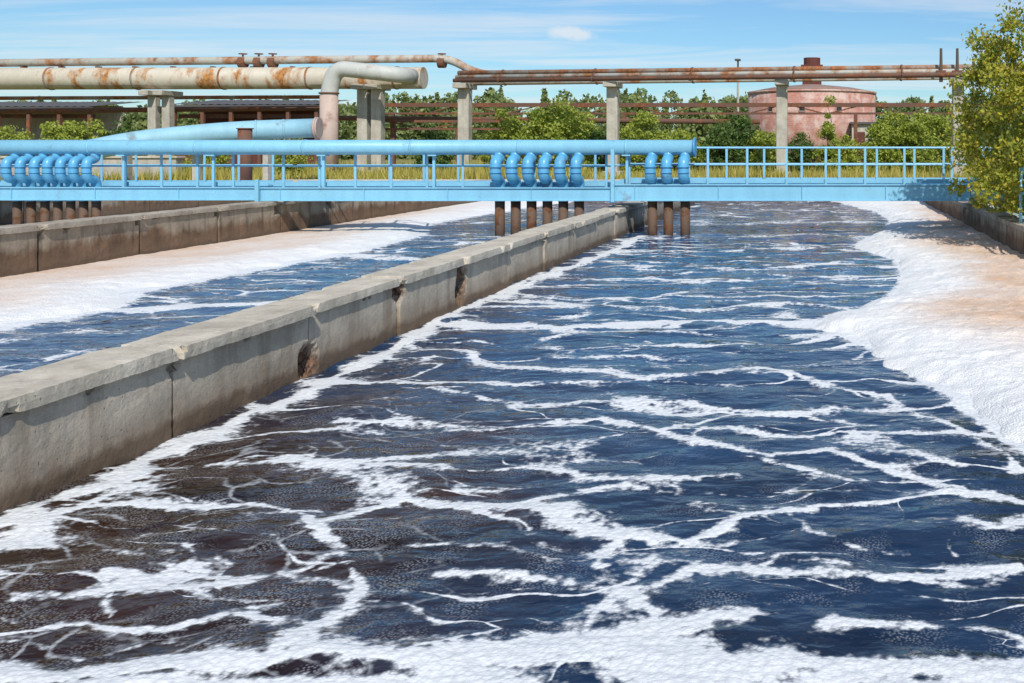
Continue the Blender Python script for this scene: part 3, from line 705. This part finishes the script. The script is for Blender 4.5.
# ---------------------------------------------------------------- brick round building
Yb=84.0; bx=wx(812,Yb); br=5.35
t=thing('brick_building','round weathered salmon brick building with shallow roof','building',(bx,Yb,GZ))
def ring(name,r0,r1,z0,z1,mat,seg=64,uv=True,smooth=True):
    me=bpy.data.meshes.new(name); v=[];f=[];uvs=[]
    for i in range(seg):
        a=2*math.pi*i/seg; v.append((r0*math.cos(a),r0*math.sin(a),z0-GZ)); v.append((r1*math.cos(a),r1*math.sin(a),z1-GZ))
    for i in range(seg):
        j=(i+1)%seg; f.append((2*i,2*j,2*j+1,2*i+1)); L=2*math.pi*r0/seg
        uvs+=[(i*L,z0),((i+1)*L,z0),((i+1)*L,z1),(i*L,z1)]
    f.append(tuple(2*i+1 for i in range(seg))); uvs+=[(0,0)]*seg
    f.append(tuple(2*i for i in reversed(range(seg)))); uvs+=[(0,0)]*seg
    me.from_pydata(v,[],f); ul=me.uv_layers.new(); 
    for k,u in enumerate(uvs): ul.data[k].uv=u
    me.polygons.foreach_set('use_smooth',[len(q)==4 for q in f])
    me.materials.append(mat); o=bpy.data.objects.new(name,me); link(o); o.parent=t; return o
zt=wz(95,Yb)
ring('wall',br,br,GZ-0.1,zt,M_brick)
ring('cornice',br+0.06,br+0.12,zt+0.003,zt+0.20,M_brick)
ring('lower_roof',br+0.02,3.6,zt+0.203,wz(88.5,Yb),M_roofp)
ring('upper_roof',3.58,1.0,wz(88.5,Yb)+0.003,wz(85,Yb),M_roofp)
for ang in (-128,-98,-66):
    a=math.radians(ang); m=MB(); m.box(-0.22,0.22,-0.06,0.06,0,0.6); o=m.build('window',M_win,None,origin=(0,0,0)); o.parent=t
    o.location=((br-0.03)*math.cos(a),(br-0.03)*math.sin(a),wz(113,Yb)-GZ); o.rotation_euler=(0,0,a+math.pi/2)
    m=MB()
    for b in ((-0.28,-0.223,-.08,.08,-0.05,0.67),(0.223,0.28,-.08,.08,-0.05,0.67),(-0.222,0.222,-.08,.08,0.603,0.67),(-0.222,0.222,-.09,.09,-0.07,-0.003)): m.box(*b)
    f=m.build('window_frame',M_brick,None,origin=(0,0,0)); f.parent=o
m=MB(); m.box(bx-0.8,bx+0.8,Yb-0.8,Yb+0.8,wz(86,Yb)-0.4-0,wz(68,Yb)); m.box(bx-0.92,bx+0.92,Yb-0.92,Yb+0.92,wz(68,Yb)+0.003,wz(65.5,Yb)); m.tube([(bx,Yb,wz(65.5,Yb)),(bx,Yb,wz(58,Yb))],0.7,14)
m.build('roof_vent',M_redbox,t)
t=thing('utility_shed','small pale annex with flat dark roof','shed',(wx(862,78),78,GZ))
def P4(name,x0,x1,y0,y1,z0,z1,mat,par): m=MB(); m.box(x0,x1,y0,y1,z0,z1); return m.build(name,mat,par)
P4('wall',wx(852,78),wx(874,78),78,80.5,GZ,wz(124,78),M_pil,t); P4('roof',wx(850,78),wx(876,78),77.7,80.8,wz(124,78)+.003,wz(122,78),M_dark,t); P4('door',wx(857,78),wx(865,78),77.94,77.99,GZ,wz(132,78),M_redbox,t)

# ---------------------------------------------------------------- left sheds
def shed(label,p0,p1,Y,roof,depth,wallmat,open_front=True,slope=0.5):
    x0,x1=wx(p0,Y),wx(p1,Y); zr=wz(roof,Y)
    t=thing('industrial_shed',label,'shed',((x0+x1)/2,Y+depth/2,GZ))
    m=MB(); k=x0-0.4; zz=0
    v=[];n=int((x1-x0+0.8)/0.3)
    for i in range(n):
        a=k+i*0.3; dz=0.05*(i%2)
        m.quad((a,Y-0.5,zr-slope+dz),(a+0.3,Y-0.5,zr-slope+0.05-dz),(a+0.3,Y+depth+.3,zr+slope+0.05-dz),(a,Y+depth+.3,zr+slope+dz))
    m.box(x0-0.4,x1+0.4,Y-0.5,Y-0.44,zr-slope-0.35,zr-slope-0.02)
    m.build('roof',M_dark,t)
    m=MB(); m.box(x0,x1,Y+depth*0.6,Y+depth*0.6+0.2,GZ,zr-slope*0.3); m.build('back_wall',wallmat,t)
    k=x0
    while k<=x1+0.01:
        m=MB(); m.box(k-0.12,k+0.12,Y-0.3,Y-0.06,GZ,zr-slope-0.36); m.build('post',M_rust,t); k+=(x1-x0)/5
    m=MB(); m.box(x0,x1,Y-0.02,Y+0.1,GZ,GZ+1.4); m.build('lower_panel',M_redbox,t)
    m=MB(); m.box(x0+0.01,x1-0.01,Y+0.3,Y+0.4,wz(118,Y),wz(114,Y)); m.build('beam',M_rust,t)
    return t
shed('open sided shed with dark corrugated roof and rusty posts',-60,92,72,103,5,M_pil,slope=0.3)
shed('long dark open shed under the pipes',176,318,74,101,5,M_redbox,slope=0.3)
t=thing('low_wall','low pale concrete parapet beyond bridge','wall',(wx(120,50.5),50.5,GZ))
m=MB(); m.box(wx(-30,50),wx(172,50),50.3,50.8,GZ-0.1,wz(158,50)); m.build('wall_panel',M_pil,t)
m=MB(); m.box(wx(-32,50),wx(174,50),50.2,50.9,wz(158,50)+.003,wz(156,50)); m.build('coping_slab',M_cop,t)
px,top=738,61
t=thing('lamp_pole','thin grey pole with small lamp head','pole',(wx(px,75),75,GZ))
m=MB(); m.tube([(wx(px,75),75,GZ),(wx(px,75),75,wz(top,75))],[0.12,0.07],8); m.build('pole_shaft',M_pil,t)
m=MB(); m.box(wx(px,75)-0.2,wx(px,75)+0.2,74.4,75.1,wz(top,75),wz(top,75)+0.12); m.build('lamp_head',M_dark,t)

# ---------------------------------------------------------------- trees
def tree(label,base,h,prof,nl,lsize,mat,cat='tree',name='tree',trunk_r=0.1,clump=0.45,ncl=60,sx=1.0,bare=0.15):
    bx,by,bz=base
    t=thing(name,label,cat,base)
    m=MB(); rr=random.Random(int(abs(bx*100)+h*10))
    pts=[(bx+0.04*h*math.sin(i*1.3)*i/8,by+0.03*h*math.cos(i*1.7)*i/8,bz+h*0.92*i/8-0.05) for i in range(9)]
    m.tube(pts,[trunk_r*(1-0.85*i/8) for i in range(9)],8)
    for k in range(14):
        f=rr.uniform(0.12,0.85); i=int(f*8); p=Vector(pts[i]); a=rr.random()*2*math.pi; L=np.interp(f,[q[0] for q in prof],[q[1] for q in prof])*0.8
        e=p+Vector((math.cos(a)*L*sx,math.sin(a)*L,L*0.5)); mid=(p+e)/2+Vector((0,0,-0.1*L))
        m.tube([p,mid,e],[trunk_r*0.4,trunk_r*0.25,trunk_r*0.08],5)
    m.build('trunk',M_bark,t,smooth=True,origin=base)
    fs=np.array([q[0] for q in prof]); rs=np.array([q[1] for q in prof])
    zz=np.linspace(fs[0],fs[-1],60); w=np.interp(zz,fs,rs)**2+1e-4; w/=w.sum()
    zc=rng.choice(zz,ncl,p=w); rc=np.interp(zc,fs,rs)*np.sqrt(rng.random(ncl))**0.7; ac=rng.random(ncl)*2*math.pi
    cen=np.stack([bx+rc*np.cos(ac)*sx,by+rc*np.sin(ac),bz+zc*h],1)
    cs=clump*(0.5+0.9*rng.random(ncl))
    idx=rng.integers(0,ncl,nl)
    d=rng.normal(size=(nl,3)); d/=np.linalg.norm(d,axis=1)[:,None]; d*=(rng.random(nl)**0.5)[:,None]*cs[idx][:,None]; d[:,2]*=0.75
    Q=cen[idx]+d; Q[:,2]=np.maximum(Q[:,2],bz+0.05)
    leaves('crown',Q,lsize,mat,t,origin=base)
    return t
tree('dense leafy tree with yellowing green foliage overhanging tank wall',(5.68,24.3,GZ),5.4,[(0.0,1.4),(0.10,2.3),(0.22,2.45),(0.4,2.3),(0.6,2.15),(0.8,1.8),(0.93,1.2),(1.0,0.6)],46000,0.054,M_leafy,trunk_r=0.14,clump=0.42,ncl=300)
tree('leafy yellow green bush on the tank bank',(8.3,27.5,GZ),4.6,[(0.0,1.4),(0.2,2.2),(0.6,1.8),(1.0,0.3)],9000,0.08,M_leafy,trunk_r=0.12,clump=0.5,ncl=90)
def bush(px,top,halfw,Y,mat,label,nl=3500,ls=0.11,shape='round',base=GZ):
    h=(wz(top,Y)-base)*0.93; R=halfw*Y/F*0.88
    if shape=='round':
        prof=[(0.0,R*0.85),(0.2,R),(0.5,R*0.95),(0.75,R*0.75),(0.92,R*0.4),(1.0,R*0.15)]
        tree(label,(wx(px,Y),Y,base),h,prof,int(nl*1.8),ls*0.78,mat,trunk_r=0.07,clump=max(0.42,R*0.34),ncl=90)
    else:
        prof=[(0.03,R),(0.3,R*0.75),(0.6,R*0.5),(1.0,0.08)]
        tree(label,(wx(px,Y),Y,base),h,prof,nl,ls*0.85,mat,trunk_r=0.07,clump=0.38,ncl=45)
bush(556,92,44,62.0,M_leafg,'broad bright green bushy tree behind pillar',10500,0.13)
bush(505,107,30,63,M_leafg,'broad green bush beside pillars',5500,0.13)
bush(645,111,32,62.5,M_leafg,'rounded yellow green bush beyond the railing',5500,0.13)
bush(735,112,34,63,M_leafd,'dark green rounded bush beside brick building',6000,0.13)
bush(829,91,16,61,M_leafg,'slender young green tree in front of brick building',5500,0.10,'cone')
bush(896,108,28,62.5,M_leafg,'green bush beyond railing',5000,0.13)
bush(930,104,30,61.5,M_leafg,'green bush beside rack pillar',5000,0.12)
bush(85,108,28,55,M_leafg,'light green shrub below thick pipe',5000,0.11)
bush(122,118,22,56,M_leafd,'dark green shrub below thick pipe',3000,0.10)
bush(52,118,20,57,M_leafg,'light green shrub near the shed',3000,0.10)
bush(205,120,22,58,M_leafg,'green shrub near the shed',3000,0.11)
bush(12,120,22,58,M_leafg,'light green shrub near the shed',3000,0.10)
bush(290,132,16,54,M_leafg,'light green shrub near the shed',2000,0.10)
bush(435,122,18,62,M_leafd,'dark shrub beside pillar',2500,0.12)
bush(600,125,20,62.5,M_leafd,'low dark shrub in meadow',2500,0.12)
bush(683,124,20,62,M_leafg,'pale green shrub in meadow',2500,0.12)
bush(766,126,18,61,M_leafg,'pale green shrub in meadow',2500,0.11)
bush(800,132,18,62,M_leafd,'low dark shrub before brick building',2500,0.11)
bush(848,131,14,62,M_leafg,'low green shrub before brick building',2000,0.11)
bush(878,120,18,62,M_leafg,'low green shrub before brick building',2500,0.11)

# distant wood
P=[]
for i in range(280):
    Y=rng.uniform(125,190); X=rng.uniform(wx(-130,Y),wx(1150,Y)); px=820+X*F/Y
    top=rng.uniform(94,112)-(3 if 430<px<750 else 0)+(6 if px<380 else 0)
    h=wz(top,Y)-GZ; R=rng.uniform(2.0,3.8); sp=rng.random()<0.18; n=620
    f=rng.random(n); r=(R*0.55*(1-f)+0.15 if sp else R*np.sqrt(np.clip(1-((f-0.45)/0.56)**2,0.02,1)))*np.sqrt(rng.random(n)); a=rng.random(n)*2*math.pi
    if sp: h*=1.05
    P.append(np.stack([X+r*np.cos(a),Y+r*np.sin(a),GZ+f*h+0.25*rng.normal(size=n)],1))
P=np.concatenate(P); leaves('distant_wood',P,0.34,M_forest,kind='stuff',aspect=0.7)

# ---------------------------------------------------------------- world
w=bpy.data.worlds.new("World"); S.world=w; w.use_nodes=True; nt=w.node_tree; nt.nodes.clear()
N=nt.nodes.new; L=nt.links.new
sun_dir=Vector((0.34,-1.0,0.95)).normalized()
elev=math.asin(sun_dir.z); rot=math.atan2(sun_dir.x,sun_dir.y)
sky=N('ShaderNodeTexSky'); sky.sky_type='NISHITA'; sky.sun_disc=False; sky.sun_elevation=elev; sky.sun_rotation=rot; sky.air_density=1.0; sky.dust_density=0.35; sky.ozone_density=2.5
geo=N('ShaderNodeTexCoord')
sep=N('ShaderNodeSeparateXYZ'); L(geo.outputs['Generated'],sep.inputs[0])
ad=N('ShaderNodeMath'); ad.operation='ADD'; ad.inputs[1].default_value=0.05; L(sep.outputs[2],ad.inputs[0])
mxx=N('ShaderNodeMath'); mxx.operation='MAXIMUM'; mxx.inputs[1].default_value=0.02; L(ad.outputs[0],mxx.inputs[0])
dv=N('ShaderNodeVectorMath'); dv.operation='DIVIDE'; L(geo.outputs['Generated'],dv.inputs[0])
cb=N('ShaderNodeCombineXYZ')
for i in range(3): L(mxx.outputs[0],cb.inputs[i])
L(cb.outputs[0],dv.inputs[1])
sc=N('ShaderNodeVectorMath'); sc.operation='MULTIPLY'; sc.inputs[1].default_value=(0.28,0.85,0); L(dv.outputs[0],sc.inputs[0])
nz=N('ShaderNodeTexNoise'); nz.inputs['Scale'].default_value=1.1; nz.inputs['Detail'].default_value=8; nz.inputs['Roughness'].default_value=0.62; nz.inputs['Distortion'].default_value=0.9; L(sc.outputs[0],nz.inputs['Vector'])
mr=N('ShaderNodeMapRange'); L(nz.outputs[0],mr.inputs[0]); mr.inputs[1].default_value=0.43; mr.inputs[2].default_value=0.74; mr.inputs[3].default_value=0; mr.inputs[4].default_value=0.8
cd=Vector((-250/F,1,114/F)).normalized()
sb=N('ShaderNodeVectorMath'); sb.operation='SUBTRACT'; L(geo.outputs['Generated'],sb.inputs[0]); sb.inputs[1].default_value=cd
sm=N('ShaderNodeVectorMath'); sm.operation='MULTIPLY'; sm.inputs[1].default_value=(48,20,150); L(sb.outputs[0],sm.inputs[0])
n2=N('ShaderNodeTexNoise'); n2.inputs['Scale'].default_value=60; n2.inputs['Detail'].default_value=5; L(geo.outputs['Generated'],n2.inputs['Vector'])
ln=N('ShaderNodeVectorMath'); ln.operation='LENGTH'; L(sm.outputs[0],ln.inputs[0])
a1=N('ShaderNodeMath'); a1.operation='MULTIPLY_ADD'; L(n2.outputs[0],a1.inputs[0]); a1.inputs[1].default_value=-3.0; L(ln.outputs['Value'],a1.inputs[2])
m2=N('ShaderNodeMapRange'); L(a1.outputs[0],m2.inputs[0]); m2.inputs[1].default_value=-1.2; m2.inputs[2].default_value=-0.1; m2.inputs[3].default_value=0.75; m2.inputs[4].default_value=0.0
mx=N('ShaderNodeMath'); mx.operation='MAXIMUM'; L(mr.outputs[0],mx.inputs[0]); L(m2.outputs[0],mx.inputs[1])
tint=N('ShaderNodeMix'); tint.data_type='RGBA'; tint.blend_type='MULTIPLY'; tint.inputs[0].default_value=1.0; L(sky.outputs[0],tint.inputs[6]); tint.inputs[7].default_value=(0.70,0.96,1.14,1)
mc=N('ShaderNodeMix'); mc.data_type='RGBA'; L(mx.outputs[0],mc.inputs[0]); L(tint.outputs[2],mc.inputs[6]); mc.inputs[7].default_value=(8.0,8.4,8.8,1)
bg=N('ShaderNodeBackground'); bg.inputs[1].default_value=0.10; L(mc.outputs[2],bg.inputs[0])
ow=N('ShaderNodeOutputWorld'); L(bg.outputs[0],ow.inputs[0])
sl=bpy.data.lights.new('sun','SUN'); sl.energy=3.9; sl.angle=math.radians(0.5); sl.color=(1.0,0.95,0.87)
so=bpy.data.objects.new('sun',sl); link(so); so.rotation_euler=sun_dir.to_track_quat('Z','Y').to_euler(); so.location=(10,-30,30)

S.view_settings.view_transform='Standard'
try: S.view_settings.look='None'
except Exception: pass
S.view_settings.exposure=0
cam=bpy.data.cameras.new('camera'); cam.lens=F/1024*36; cam.sensor_width=36; cam.shift_x=-(820-512)/1024; cam.shift_y=-(341.5-147)/1024
cam.clip_end=6000; cam.clip_start=0.1
co=bpy.data.objects.new('camera',cam); link(co); co.location=(0,0,H); co.rotation_euler=(math.radians(90),0,0)
S.camera=co
